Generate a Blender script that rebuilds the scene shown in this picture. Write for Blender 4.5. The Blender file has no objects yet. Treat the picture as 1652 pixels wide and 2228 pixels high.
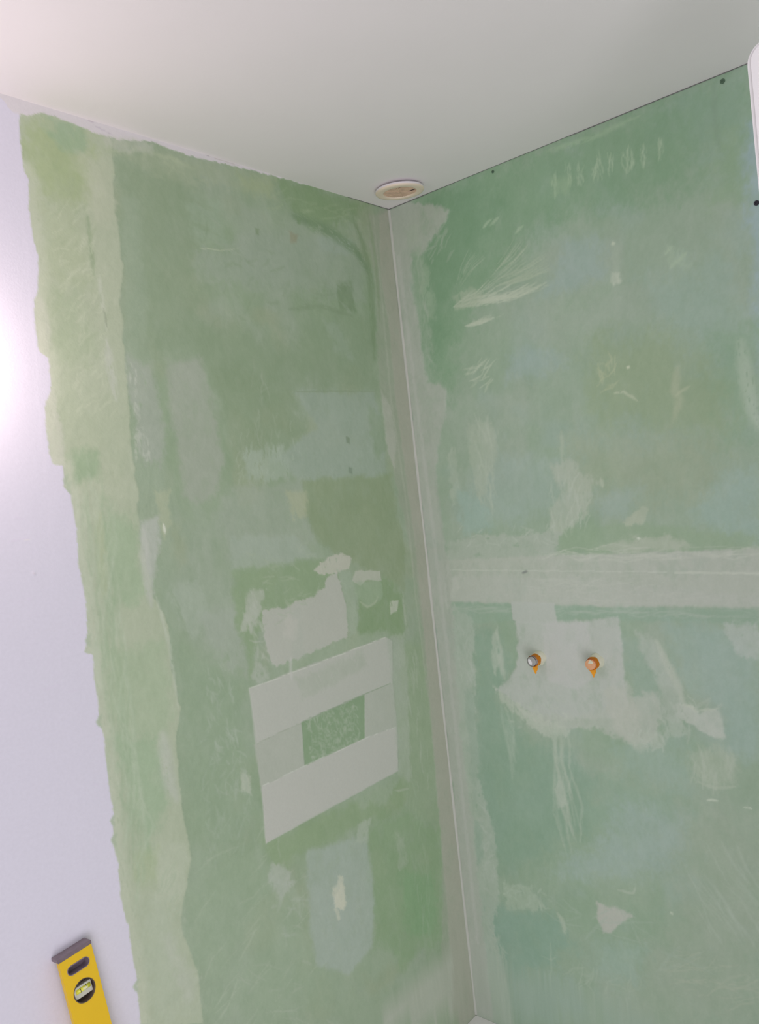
import bpy, bmesh, math
import numpy as np
from mathutils import Vector, Matrix

S = bpy.context.scene
COL = S.collection

# ------------------------------------------------------------------ camera
# room corner at the origin; left wall is the plane X=0 (towards -Y),
# right wall is the plane Y=0 (towards +X), ceiling at 2.4 m
F_PX = 1727.665
YAW, PITCH, ROLL = 0.713576, -0.0343885, -0.1097213
CAM = np.array([1.371274, -1.763125, 1.644245])
_f = np.array([-math.sin(YAW)*math.cos(PITCH), math.cos(YAW)*math.cos(PITCH), math.sin(PITCH)])
_r = np.cross(_f, [0, 0, 1]); _r /= np.linalg.norm(_r); _u = np.cross(_r, _f)
_c, _s = math.cos(ROLL), math.sin(ROLL)
R_ = _c*_r + _s*_u; U_ = -_s*_r + _c*_u; D_ = _f
cd = bpy.data.cameras.new('camera')
cam = bpy.data.objects.new('camera', cd); COL.objects.link(cam)
cd.sensor_fit = 'VERTICAL'; cd.sensor_height = 24.0; cd.lens = 24.0*F_PX/2228.0
cd.clip_start = 0.02
cam.matrix_world = Matrix(((R_[0], U_[0], -D_[0], CAM[0]), (R_[1], U_[1], -D_[1], CAM[1]),
                           (R_[2], U_[2], -D_[2], CAM[2]), (0, 0, 0, 1)))
S.camera = cam

# ------------------------------------------------------------------ light
W = bpy.data.worlds.new('room_daylight'); S.world = W; W.use_nodes = True
bg = W.node_tree.nodes['Background']
bg.inputs[0].default_value = (1.0, 0.93, 1.0, 1); bg.inputs[1].default_value = 0.33

def area(name, loc, target, size, power, color):
    l = bpy.data.lights.new(name, 'AREA'); l.shape = 'RECTANGLE'; l.size, l.size_y = size
    l.energy = power; l.color = color
    o = bpy.data.objects.new(name, l); COL.objects.link(o); o.location = loc
    o.rotation_euler = (Vector(target) - Vector(loc)).to_track_quat('-Z', 'Y').to_euler()
    return o
area('rear_fill_light', (2.5, -2.9, 0.95), (0.5, -0.4, 2.2), (1.5, 1.5), 26, (1.0, 0.95, 1.0))  # unseen fill behind the camera, tilted up to lift walls and ceiling
area('low_ceiling_fill_light', (1.9, -1.7, 0.25), (0.35, -0.35, 2.4), (1.0, 1.0), 13, (1.0, 0.95, 1.0))  # added near the floor, out of view, to brighten the ceiling by the corner
lp = bpy.data.lights.new('vanity_lamp_light', 'POINT'); lp.energy = 3.3; lp.color = (1.0, 0.79, 0.76)
lp.shadow_soft_size = 0.07
lo = bpy.data.objects.new('vanity_lamp_light', lp); COL.objects.link(lo); lo.location = (0.085, -1.29, 1.93)

vs = S.view_settings
vs.view_transform = 'Standard'; vs.look = 'None'; vs.gamma = 1.0; vs.use_curve_mapping = False
vs.exposure = -0.23

# ------------------------------------------------------------------ helpers
def lin(c):
    c = np.asarray(c, float)/255.0
    return np.where(c <= 0.04045, c/12.92, ((c+0.055)/1.055)**2.4)

REF = 0.60          # reference illumination the paint colours below are quoted under

def alb(c):
    return np.minimum(lin(c)/REF, 0.96)

def mat(name, col, rough=0.5, metal=0.0, noise=0.0, nscale=30.0, bump=0.0, bscale=200.0, trans=0.0, attr=False, spec=0.5):
    m = bpy.data.materials.new(name); m.use_nodes = True
    nt = m.node_tree; N = nt.nodes; L = nt.links
    b = N['Principled BSDF']
    b.inputs['Roughness'].default_value = rough; b.inputs['Metallic'].default_value = metal
    b.inputs['Specular IOR Level'].default_value = spec
    b.inputs['Transmission Weight'].default_value = trans
    tc = N.new('ShaderNodeTexCoord')
    if attr:
        a = N.new('ShaderNodeAttribute'); a.attribute_name = 'paint'; src = a.outputs['Color']
    else:
        rgb = N.new('ShaderNodeRGB'); rgb.outputs[0].default_value = (*col, 1); src = rgb.outputs[0]
    if noise > 0:
        n = N.new('ShaderNodeTexNoise'); n.inputs['Scale'].default_value = nscale; n.inputs['Detail'].default_value = 6
        L.new(tc.outputs['Object'], n.inputs['Vector'])
        mr = N.new('ShaderNodeMapRange'); mr.inputs[1].default_value = 0.25; mr.inputs[2].default_value = 0.75
        mr.inputs[3].default_value = 1-noise; mr.inputs[4].default_value = 1+noise
        L.new(n.outputs[0], mr.inputs[0])
        mx = N.new('ShaderNodeVectorMath'); mx.operation = 'SCALE'
        L.new(src, mx.inputs[0]); L.new(mr.outputs[0], mx.inputs['Scale'])
        src = mx.outputs[0]
    L.new(src, b.inputs['Base Color'])
    if bump > 0:
        n2 = N.new('ShaderNodeTexNoise'); n2.inputs['Scale'].default_value = bscale; n2.inputs['Detail'].default_value = 4
        L.new(tc.outputs['Object'], n2.inputs['Vector'])
        bp = N.new('ShaderNodeBump'); bp.inputs['Strength'].default_value = bump; bp.inputs['Distance'].default_value = 0.001
        L.new(n2.outputs[0], bp.inputs['Height']); L.new(bp.outputs[0], b.inputs['Normal'])
    return m

def obj(name, me, m=None, parent=None, smooth=False):
    if isinstance(me, bmesh.types.BMesh):
        bm = me; bmesh.ops.recalc_face_normals(bm, faces=bm.faces[:])
        me = bpy.data.meshes.new(name); bm.to_mesh(me); bm.free()
    if smooth:
        me.polygons.foreach_set('use_smooth', [True]*len(me.polygons))
    o = bpy.data.objects.new(name, me); COL.objects.link(o)
    if m: me.materials.append(m)
    if parent: o.parent = parent
    return o

def empty(name, M, label, cat, group=None):
    o = bpy.data.objects.new(name, None); COL.objects.link(o); o.matrix_world = M
    o.empty_display_size = 0.05; o['label'] = label; o['category'] = cat
    if group: o['group'] = group
    return o

def box(bm, lo, hi, bevel=0.0, seg=2):
    r = bmesh.ops.create_cube(bm, size=1.0); v = r['verts']
    for p in v:
        p.co = Vector([(lo[i]+hi[i])/2 + p.co[i]*(hi[i]-lo[i]) for i in range(3)])
    if bevel:
        e = list({e for p in v for e in p.link_edges})
        bmesh.ops.bevel(bm, geom=e, offset=bevel, segments=seg, affect='EDGES', profile=0.6)

def lathe(bm, prof, seg=64, wob=None):
    rings = []
    for k, (r, z) in enumerate(prof):
        if r < 1e-6:
            rings.append([bm.verts.new((0, 0, z))]); continue
        rings.append([bm.verts.new((r*math.cos(2*math.pi*i/seg)*(1+(wob(k, i) if wob else 0)),
                                    r*math.sin(2*math.pi*i/seg)*(1+(wob(k, i) if wob else 0)), z)) for i in range(seg)])
    for a, b in zip(rings, rings[1:]):
        for i in range(seg):
            j = (i+1) % seg
            if len(a) == 1 and len(b) == 1: continue
            if len(a) == 1: bm.faces.new((a[0], b[i], b[j]))
            elif len(b) == 1: bm.faces.new((a[i], a[j], b[0]))
            else: bm.faces.new((a[i], a[j], b[j], b[i]))

# ------------------------------------------------------------------ wall painting
# Every wall is a fine mesh; its joint compound, tape, paint edges and scrapes are laid out on
# the wall itself in metres (s along the wall from the corner, z up).
def ray(q):
    return D_*F_PX + R_*(q[0]-826) - U_*(q[1]-1114)
def on_left(q):
    d = ray(q); t = -CAM[0]/d[0]; P = CAM + t*d; return (-P[1], P[2])
def on_right(q):
    d = ray(q); t = -CAM[1]/d[1]; P = CAM + t*d; return (P[0], P[2])
def on_ceiling(q):
    d = ray(q); t = (2.4-CAM[2])/d[2]; P = CAM + t*d; return (P[0], P[1])

def vnoise(x, y, seed):
    xi = np.floor(x).astype(np.int64); yi = np.floor(y).astype(np.int64)
    fx = x-xi; fy = y-yi
    fx = fx*fx*fx*(fx*(fx*6-15)+10); fy = fy*fy*fy*(fy*(fy*6-15)+10)
    def h(a, b):
        n = (a*374761393 + b*668265263 + seed*1442695041) & 0xffffffff
        n = ((n ^ (n >> 13))*1274126177) & 0xffffffff
        return ((n ^ (n >> 16)) & 0xffff)/65535.0
    a = h(xi, yi); b = h(xi+1, yi); c = h(xi, yi+1); d = h(xi+1, yi+1)
    return (a + (b-a)*fx + (c-a)*fy + (a-b-c+d)*fx*fy)*2-1

def fbm(x, y, scale, seed, octv=4, ang=0.0, stretch=1.0, gain=0.5):
    """scale = feature size in metres; stretch lengthens features along the direction ang (degrees)."""
    c, s = math.cos(math.radians(ang)), math.sin(math.radians(ang))
    u = (x*c+y*s)/(scale*stretch); v = (-x*s+y*c)/scale
    t = 0; a = 1; n = 0
    for o in range(octv):
        t = t + a*vnoise(u+17.3*o, v+9.1*o, seed+o*7); n += a; a *= gain; u = u*2.03; v = v*2.03
    return t/n

def sstep(a, b, x):
    t = np.clip((x-a)/(b-a), 0, 1); return t*t*(3-2*t)

class Wall:
    def __init__(s, conv, us, vs_, base):
        s.conv = conv; s.us = us; s.vs = vs_
        s.X, s.Z = np.meshgrid(us, vs_)
        s.C = np.zeros(s.X.shape+(3,)); s.C[:] = np.asarray(base, float)
        s.H = np.zeros(s.X.shape); s.seed = 11; s.mid = base
    def _bb(s, P, m):
        i0, i1 = np.searchsorted(s.us, [P[:, 0].min()-m, P[:, 0].max()+m])
        j0, j1 = np.searchsorted(s.vs, [P[:, 1].min()-m, P[:, 1].max()+m])
        return slice(max(j0-1, 0), j1+1), slice(max(i0-1, 0), i1+1)
    def _put(s, sl, m, col, h):
        m3 = m[..., None]
        s.C[sl] = s.C[sl]*(1-m3) + np.asarray(col, float)*m3
        if h: s.H[sl] = s.H[sl]*(1-m*0.6) + h*m
    def _brk(s, X, Z, m, brk, ang, st, bs):
        if brk <= 0: return m
        n = fbm(X, Z, bs, s.seed+91, 4, ang, st, 0.6)*0.5/0.45+0.5      # about 0..1
        return m*sstep(brk-0.18, brk+0.18, n*0.85+m*0.35)
    def poly(s, pts, col, a=1.0, soft=0.003, rough=0.004, rs=0.02, brk=0.0, ang=90, st=2.5, bs=0.012, h=0.0, px=True):
        s.seed += 13
        P = np.array([s.conv(q) for q in pts]) if px else np.array(pts, float)
        sl = s._bb(P, soft*2+rough*2+0.004)
        X, Z = s.X[sl], s.Z[sl]
        if X.size == 0: return
        x = X + rough*fbm(X, Z, rs, s.seed+3, 4, gain=0.65); z = Z + rough*fbm(X, Z, rs, s.seed+5, 4, gain=0.65)
        d = np.full(X.shape, 1e9); ins = np.zeros(X.shape, bool)
        n = len(P)
        for i in range(n):
            ax, ay = P[i]; bx, by = P[(i+1) % n]
            ex, ey = bx-ax, by-ay; L2 = ex*ex+ey*ey+1e-12
            t = np.clip(((x-ax)*ex+(z-ay)*ey)/L2, 0, 1)
            d = np.minimum(d, np.hypot(x-ax-t*ex, z-ay-t*ey))
            cr = (ay > z) != (by > z)
            with np.errstate(divide='ignore', invalid='ignore'):
                xc = ex*(z-ay)/(ey if abs(ey) > 1e-12 else 1e-12)+ax
            ins ^= cr & (x < xc)
        sd = np.where(ins, d, -d)
        if soft >= .0025:      # feathered, scuffed edges; tape edges stay crisp
            sd = sd + soft*1.1*fbm(X, Z, .007, s.seed+21, 3, ang, 1.6, .7) + soft*.8*fbm(X, Z, .03, s.seed+22, 2)
            soft = soft*1.5
            a = a*(1 - .28*sstep(-.1, .6, fbm(X, Z, .028, s.seed+23, 5, ang, 1.5, .65)))
        m = sstep(-soft, soft, sd)
        m = s._brk(X, Z, m, brk, ang, st, bs)
        s._put(sl, m*a, col, h)
    def fan(s, root, tips, n, w, col, a=.7, seed=1, start=.0, bend=.06):
        """brush-like wisps spreading from one spot"""
        rg = np.random.default_rng(seed); r0 = np.array(s.conv(root)); T = np.array([s.conv(t) for t in tips])
        old = s.conv; s.conv = lambda q: q
        for _ in range(n):
            k = rg.random()*(len(T)-1); i = int(k); t = T[i]+(T[i+1]-T[i])*(k-i)
            f0 = start+rg.random()*.35; f1 = min(1.05, f0+.25+rg.random()*.6)
            p0 = r0+(t-r0)*f0; p1 = r0+(t-r0)*f1; e = p1-p0
            mdl = (p0+p1)/2+np.array([-e[1], e[0]])*bend
            s.stroke([tuple(p0+rg.normal(size=2)*.002), tuple(mdl), tuple(p1)], w*(.5+rg.random()), col, a*(.4+.6*rg.random()), brk=.3, fine=.0025, h=.00025)
        s.conv = old
    def stroke(s, pts, w, col, a=1.0, soft=None, rough=0.002, rs=0.015, brk=0.35, taper=True, h=0.0, fine=0.003):
        """a smear along a line; its breaks run along the stroke"""
        s.seed += 13
        P = np.array([s.conv(q) for q in pts])
        sl = s._bb(P, w*1.6+0.004)
        X, Z = s.X[sl], s.Z[sl]
        if X.size == 0: return
        x = X + rough*fbm(X, Z, rs, s.seed+3, 3); z = Z + rough*fbm(X, Z, rs, s.seed+5, 3)
        best = np.full(X.shape, 1e9); T = np.zeros(X.shape)
        seg = np.hypot(*(P[1:]-P[:-1]).T); tot = seg.sum(); acc = 0
        for i in range(len(P)-1):
            ax, ay = P[i]; ex, ey = P[i+1]-P[i]; L2 = ex*ex+ey*ey+1e-12
            t = np.clip(((x-ax)*ex+(z-ay)*ey)/L2, 0, 1); dd = np.hypot(x-ax-t*ex, z-ay-t*ey)
            k = dd < best; best[k] = dd[k]; T[k] = ((acc + t*seg[i])/tot)[k]; acc += seg[i]
        ww = w/2*(1.0 if not taper else np.clip(1.15*np.sin(np.pi*np.clip(T*0.9+0.07, 0, 1))**0.6, 0.15, 1))
        sf = soft if soft else w*0.38
        m = sstep(-sf, sf, ww-best)
        e = P[-1]-P[0]; an = math.degrees(math.atan2(e[1], e[0]))
        m = s._brk(X, Z, m, brk, an, 7.0, fine)
        s._put(sl, m*a, col, h)
    def scatter(s, pts, n, ln, w, ang, col, a=0.8, spread=18, seed=1, brk=0.3):
        """short trowel marks inside an area"""
        rg = np.random.default_rng(seed)
        P = np.array([s.conv(q) for q in pts]); lo, hi = P.min(0), P.max(0)
        old = s.conv; s.conv = lambda q: q
        for _ in range(n):
            c = lo+(hi-lo)*rg.random(2); an = math.radians(ang+rg.normal()*spread); l = ln*(0.5+rg.random())
            e = np.array([math.cos(an), math.sin(an)])*l/2; k = np.array([-e[1], e[0]])*rg.normal()*0.15
            s.stroke([tuple(c-e), tuple(c+k), tuple(c+e)], w*(0.6+0.8*rg.random()), col, a*(0.5+0.5*rg.random()), brk=brk)
        s.conv = old
    def tone(s, col, a, scale, seed, lo=0.0, hi=0.6, ang=0, st=1.0, octv=4):
        m = sstep(lo, hi, fbm(s.X, s.Z, scale, seed, octv, ang, st))*a
        s.C = s.C*(1-m[..., None]) + np.asarray(col, float)*m[..., None]
    def build(s, name, to3d, material, flip=False):
        ny, nx = s.X.shape
        co = to3d(s.X.ravel(), s.Z.ravel(), s.H.ravel()).astype(np.float32)
        idx = np.arange(nx*ny).reshape(ny, nx)
        q = np.stack([idx[:-1, :-1], idx[:-1, 1:], idx[1:, 1:], idx[1:, :-1]], -1).reshape(-1, 4)
        if flip: q = q[:, ::-1]
        nf = len(q)
        me = bpy.data.meshes.new(name)
        me.vertices.add(len(co)); me.vertices.foreach_set('co', co.ravel())
        me.loops.add(nf*4); me.loops.foreach_set('vertex_index', q.ravel().astype(np.int32))
        me.polygons.add(nf); me.polygons.foreach_set('loop_start', (np.arange(nf)*4).astype(np.int32))
        me.polygons.foreach_set('use_smooth', np.ones(nf, bool))
        me.update(calc_edges=True)
        at = me.color_attributes.new('paint', 'FLOAT_COLOR', 'POINT')
        c = np.ones((nx*ny, 4), np.float32); Cc = s.C.copy()
        g = Cc.mean(-1, keepdims=True); gr = sstep(2, 12, Cc[..., 1:2]-(Cc[..., 0:1]+Cc[..., 2:3])/2)
        Cc = Cc + gr*((g-Cc)*.16 + (np.array(s.mid)-Cc)*.16)
        mott = fbm(s.X, s.Z, .010, 301, 4, 80, 1.6, .7)[..., None]*4.0 + fbm(s.X, s.Z, .05, 303, 4, 80, 1.3, .6)[..., None]*4.0
        Cc = Cc + gr*mott*np.array([1.0, .8, 1.0])
        c[:, :3] = alb(np.clip(Cc, 0, 255).reshape(-1, 3))
        at.data.foreach_set('color', c.ravel())
        o = obj(name, me, material); o['kind'] = 'structure'
        return o

def axis(*segs):
    a = []
    for lo, hi, st in segs: a += list(np.arange(lo, hi-1e-9, st))
    a.append(segs[-1][1]); return np.array(a)

M_wall = mat('plastered_board', (0, 0, 0), rough=0.75, noise=0.02, nscale=160, bump=0.18, bscale=260, attr=True, spec=0.25)
M_ceil = mat('ceiling_paint', (.92, .89, .90), rough=0.8, noise=0.012, nscale=5, bump=0.15, bscale=180, spec=0.2)

#__LEFT__
L = Wall(on_left, axis((0, 1.32, .0026), (1.32, 2.8, .06)), axis((0, .36, .06), (.36, 2.4, .0026)), (138, 157, 131))
L.tone((128, 151, 118), .75, .30, 1, -.1, .5)
L.tone((146, 159, 143), .6, .16, 2, 0, .6)
L.tone((144, 155, 124), .5, .12, 3, .1, .6)
L.tone((150, 164, 147), .35, .03, 4, .0, .6, 70, 3)
L.tone((124, 146, 116), .25, .02, 5, .1, .6, 90, 3)
G = (126, 149, 117); GR = (147, 158, 146); PL = (168, 170, 162); OL = (130, 147, 112)
# broad areas
L.poly([(255,330),(420,350),(430,480),(440,700),(600,740),(800,700),(830,850),(640,855),(560,870),(420,770),(300,800),(265,560)], (126,147,116), .75, .03, .03, .08)
L.poly([(250,310),(420,340),(600,385),(600,430),(420,400),(300,370)], (150,163,135), .6, .012, .02, .04, brk=.3, ang=0)
L.poly([(600,385),(800,438),(780,475),(690,500),(620,440)], (118,146,102), .8, .012, .015, .04)
L.poly([(520,380),(600,392),(590,430),(530,420)], (152,166,122), .5, .012, .01)
L.poly([(400,430),(480,440),(490,530),(420,520)], (142,163,140), .55, .01, .01, .03, brk=.35, ang=10, st=5)
L.poly([(420,540),(560,500),(640,520),(780,530),(800,650),(700,650),(560,620),(430,600)], (142,157,140), .7, .015, .03, .06, brk=.15)
L.poly([(690,515),(770,520),(765,555),(700,550)], (146,162,150), .7, .006, .01, brk=.25)
L.stroke([(640,470),(720,505),(775,545),(800,590)], .03, (104,132,96), .7, brk=.4)
L.stroke([(770,480),(790,530),(805,600),(812,700),(814,780)], .024, (112,137,100), .65, brk=.35)
L.poly([(735,620),(765,612),(775,680),(740,670)], (112,136,102), .8, .006, .008)
L.stroke([(630,672),(700,666),(770,690)], .012, (116,137,106), .55, brk=.4)
L.poly([(660,680),(780,700),(800,800),(740,790),(690,740)], (128,150,120), .6, .015, .02)
L.poly([(700,690),(750,720),(770,790),(730,760)], (142,160,142), .5, .008, .015, brk=.35)
L.poly([(630,505),(650,510),(645,530),(632,528)], (140,132,104), .6, .003, .004)
L.poly([(365,785),(440,780),(460,850),(490,1000),(470,1090),(400,1080),(380,930)], (152,159,147), .75, .008, .015, .05)
L.poly([(455,780),(640,860),(660,930),(620,1000),(540,990),(470,900)], (124,145,112), .6, .015, .025, .06)
L.poly([(640,852),(815,852),(840,960),(842,1030),(790,1040),(650,1045),(600,1000),(690,930)], (144,160,147), .8, .005, .012, .03, brk=.1)
L.stroke([(645,853),(730,851),(815,852)], .004, (126,144,114), .7, brk=.3)
L.poly([(800,875),(840,920),(845,980),(820,1000),(806,930)], (128,150,120), .7, .005, .01)
L.poly([(525,975),(620,970),(630,1040),(540,1050)], (152,168,152), .75, .006, .01, brk=.45, ang=100, st=5, bs=.006)
L.poly([(500,1065),(660,1045),(680,1180),(640,1230),(500,1210),(470,1130)], (149,161,146), .7, .012, .02, .05)
L.poly([(660,1040),(850,1035),(880,1180),(880,1290),(760,1215),(700,1190),(665,1120)], (130,148,112), .85, .006, .015, .04)
L.poly([(620,1065),(665,1070),(668,1120),(640,1130)], (164,170,138), .7, .005, .008, brk=.35)
L.poly([(500,1170),(640,1165),(690,1210),(600,1240),(510,1240)], (152,166,152), .7, .005, .01, brk=.1)
L.scatter([(540,790),(600,1000)], 14, .04, .004, 95, (146,160,138), .6, seed=3)
for (x, y, c) in [(757,958,(112,130,106)),(762,1023,(116,134,116)),(560,505,(120,140,108)),(650,480,(116,142,104))]:
    L.poly([(x-4,y-8),(x+5,y-6),(x+4,y+8),(x-3,y+6)], c, .8, .002, .003)
L.stroke([(435,540),(480,545),(520,540)], .003, (176,184,160), .6, brk=.2)
# column between the seam and the middle
L.poly([(265,420),(300,430),(330,800),(370,1100),(395,1500),(385,1560),(340,1290),(300,1080),(275,800)], (138,157,132), .8, .008, .01, .04)
L.poly([(280,780),(330,790),(360,930),(350,1010),(300,1010),(290,900)], (152,160,150), .7, .008, .012, brk=.25, ang=95)
L.scatter([(270,785),(326,1000)], 60, .012, .004, 95, (172,178,166), .6, seed=5, brk=.45)
L.poly([(300,1140),(345,1120),(350,1190),(330,1290),(312,1250),(303,1190)], (166,171,164), .8, .005, .01, brk=.2)
L.poly([(335,1070),(368,1065),(372,1140),(355,1170),(345,1120)], (164,172,140), .6, .004, .008, brk=.3)
L.stroke([(356,1140),(360,1162)], .006, (200,203,190), .9, brk=.1, h=.0006)
L.poly([(370,1290),(440,1230),(450,1340),(420,1390),(390,1360)], (152,166,150), .6, .01, .015, brk=.35, ang=70, st=5)
L.poly([(440,1330),(520,1330),(540,1480),(500,1450),(440,1380)], (152,162,150), .6, .01, .02, brk=.2)
L.poly([(375,1390),(540,1500),(560,1640),(575,1810),(480,1850),(410,1800),(390,1560)], (132,155,126), .6, .02, .02)
L.scatter([(440,1460),(540,1720)], 60, .025, .005, 75, (154,168,152), .55, spread=25, seed=8, brk=.4)
L.poly([(525,1680),(545,1690),(550,1730),(525,1720)], (176,181,168), .7, .003, .006, brk=.3)
L.poly([(415,1870),(560,1850),(700,2000),(820,2100),(700,2228),(450,2228),(400,1990)], (140,161,134), .6, .03, .03)
L.scatter([(430,1880),(700,2150)], 40, .06, .004, 155, (158,171,150), .5, spread=12, seed=9, brk=.4)
L.scatter([(520,2080),(760,2228)], 20, .07, .004, 35, (156,168,150), .5, spread=10, seed=19, brk=.4)
# dark green round the pieces of tape
L.poly([(507,1245),(600,1225),(700,1215),(740,1250),(690,1300),(600,1330),(560,1380),(545,1470),(530,1400),(510,1330)], (128,153,114), .85, .006, .012, .03, brk=.1)
L.poly([(776,1275),(835,1255),(880,1300),(880,1390),(850,1380),(780,1385)], (120,148,104), .85, .008, .01, .03)
L.poly([(600,1440),(760,1385),(840,1370),(840,1388),(640,1460)], (146,163,138), .7, .006, .01, brk=.25)
L.poly([(575,1835),(700,1775),(860,1700),(890,1690),(880,1760),(790,1800),(660,1850),(600,1900)], (128,153,112), .8, .01, .012, .04)
L.poly([(790,1800),(880,1760),(960,1800),(965,2040),(880,2100),(810,2050)], (124,153,112), .8, .015, .02, .05)
L.poly([(870,1900),(945,1900),(950,2030),(890,2040)], (116,156,110), .7, .012, .02)
L.poly([(870,1400),(925,1400),(955,1700),(955,1800),(890,1760),(868,1680)], (136,157,124), .75, .008, .012, .04)
L.scatter([(865,1420),(940,1700)], 26, .05, .005, 93, (160,170,156), .55, spread=8, seed=12, brk=.4)
L.poly([(775,1690),(870,1700),(840,1750),(780,1760)], (146,163,140), .7, .006, .012, brk=.3)
L.stroke([(860,1720),(890,1716)], .006, (166,173,160), .5, brk=.4)
# hollow of the socket square, then its tapes
L.poly([(545,1497),(650,1455),(839,1386),(854,1394),(856,1490),(866,1600),(867,1677),(700,1763),(578,1836),(566,1700),(553,1600)], (164,168,159), .9, .002, .002, h=.0005)
L.poly([(656,1572),(793,1511),(794,1606),(663,1666)], (120,148,112), .97, .0014, .001, h=-.0004)
L.scatter([(665,1540),(788,1640)], 420, .012, .0045, 60, (152,167,146), .55, spread=45, seed=4, brk=.35)
L.poly([(541,1499),(839,1386.5),(854,1394),(854,1486),(793,1510.5),(655,1572),(560,1617)], (168,171,163), .92, .0012, .0008, h=.0008)
L.poly([(570,1711),(663,1667),(793,1606),(863,1581),(867,1677),(578,1835)], (170,172,165), .95, .0012, .0008, h=.0008)
L.poly([(640,1480),(790,1415),(800,1450),(660,1520)], (158,166,152), .55, .006, .01, brk=.3, ang=70)
L.poly([(840,1392),(880,1375),(890,1560),(893,1700),(866,1680),(862,1590),(852,1480)], (158,168,154), .65, .005, .006, brk=.15)
L.poly([(656,1572),(793,1511),(794,1606),(663,1666),(663,1690),(820,1625),(820,1490),(640,1560)], (165,169,161), 0.0)
L.poly([(650,1574),(552,1620),(568,1711),(663,1667)], (161,166,155), .6, .0015, .001)
L.stroke([(541,1499),(700,1440),(839,1387)], .0016, (190,193,184), .7, soft=.0008, brk=.25, taper=False)
L.stroke([(570,1711),(663,1667),(793,1607),(862,1581)], .0016, (188,191,184), .7, soft=.0008, brk=.3, taper=False)
L.stroke([(560,1617),(655,1572)], .002, (148,156,140), .7, soft=.001, brk=.25, taper=False)
L.stroke([(655,1571),(793,1510),(850,1487)], .002, (126,146,120), .8, soft=.001, brk=.1, taper=False)
# upper plaster
L.poly([(572,1329),(629,1318),(682,1295),(705,1280),(713,1253),(732,1245),(742,1264),(757,1341),(755,1386),(667,1425),(600,1450),(591,1444),(575,1394)], PL, .92, .002, .008, .015, h=.0005)
L.poly([(640,1322),(652,1325),(660,1400),(668,1426),(640,1432),(632,1370)], (162,168,158), .5, .004, .006)
L.poly([(622,1340),(650,1350),(640,1395),(618,1380)], (176,176,168), .5, .006, .006)
L.stroke([(632,1430),(634,1480)], .008, (176,178,172), .7, brk=.15)
L.poly([(682,1240),(713,1213),(743,1203),(763,1213),(760,1238),(717,1249),(690,1249)], (176,176,164), .9, .002, .007, .012, brk=.15, h=.0006)
L.poly([(735,1240),(762,1245),(772,1275),(778,1345),(776,1380),(760,1385),(750,1300)], (150,166,146), .7, .003, .006, brk=.15)
L.poly([(766,1264),(774,1241),(827,1243),(831,1264),(800,1262),(781,1274)], (170,173,160), .9, .0015, .004, h=.0005)
L.poly([(766,1268),(830,1262),(833,1300),(800,1320),(775,1300)], (146,166,140), .6, .003, .005)
L.stroke([(783,1310),(800,1321),(817,1312),(823,1298)], .006, (160,172,146), .7, brk=.2)
L.poly([(541,1291),(579,1280),(572,1320),(560,1350),(548,1379),(526,1371),(530,1341)], (166,172,160), .85, .003, .010, .015, brk=.3, h=.0004)
L.poly([(555,1440),(575,1445),(590,1480),(560,1490),(548,1470)], (162,169,158), .7, .004, .008, brk=.3)
L.poly([(848,1310),(868,1306),(864,1330),(850,1337)], (176,181,166), .85, .002, .005, brk=.2, h=.0005)
L.stroke([(876,1290),(884,1360)], .010, (164,172,158), .6, brk=.3)
# lower patch
L.poly([(667,1852),(800,1818),(814,1951),(812,2060),(760,2120),(690,2100),(672,1990)], (152,166,158), .8, .005, .008, .04)
L.poly([(780,1790),(808,1780),(800,1835),(775,1830)], (158,170,154), .8, .003, .006, brk=.3)
L.poly([(590,1880),(622,1885),(640,1920),(612,1960),(580,1910)], (164,171,162), .75, .006, .010, .02, brk=.35)
L.poly([(737,1908),(745,1906),(751,1932),(753,1960),(748,1978),(728,1978),(727,1950),(722,1932),(733,1925)], (190,190,172), .9, .003, .005, .01, h=.0008)
L.poly([(730,1978),(735,1976),(742,2000),(736,2005)], (188,188,170), .6, .002, .004)
L.poly([(860,1810),(880,1830),(885,1880),(870,1890)], (152,166,146), .6, .005, .01, brk=.3)
# corner tape, left leaf
corner_L = [(845,455),(860,600),(885,820),(920,1120),(950,1400),(985,1740),(1015,2020),(1037,2210),(1040,2228)]
L.poly(corner_L + [(950,2228),(958,2100),(966,1950),(958,1800),(948,1680),(936,1560),(922,1420),(910,1300),(895,1200),(872,1100),(852,1000),(836,900),(826,840),(822,780),(818,600),(806,540),(800,470)], (146,154,136), .8, .004, .007, .03, h=.0006)
L.poly(corner_L + [(985,2228),(975,2000),(952,1740),(925,1400),(895,1120),(862,880),(845,700),(828,600),(825,470)], (156,157,144), .85, .003, .003, .03, h=.0009)
L.stroke([(812,470),(830,640),(850,860),(885,1100),(905,1300),(930,1500)], .008, (170,172,160), .35, brk=.35)
L.stroke([(800,460),(818,570),(826,700)], .012, (126,148,112), .6, brk=.25)
L.poly([(828,850),(850,880),(862,960),(858,1020),(842,980)], (166,168,158), .7, .003, .006)
L.poly([(972,2058),(985,2090),(985,2228),(822,2228),(850,2195),(900,2140)], (164,168,156), .85, .003, .007, .02, h=.0007)
L.poly([(940,2228),(960,2205),(975,2205),(985,2228)], (132,156,124), .7, .003, .006)
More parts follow.
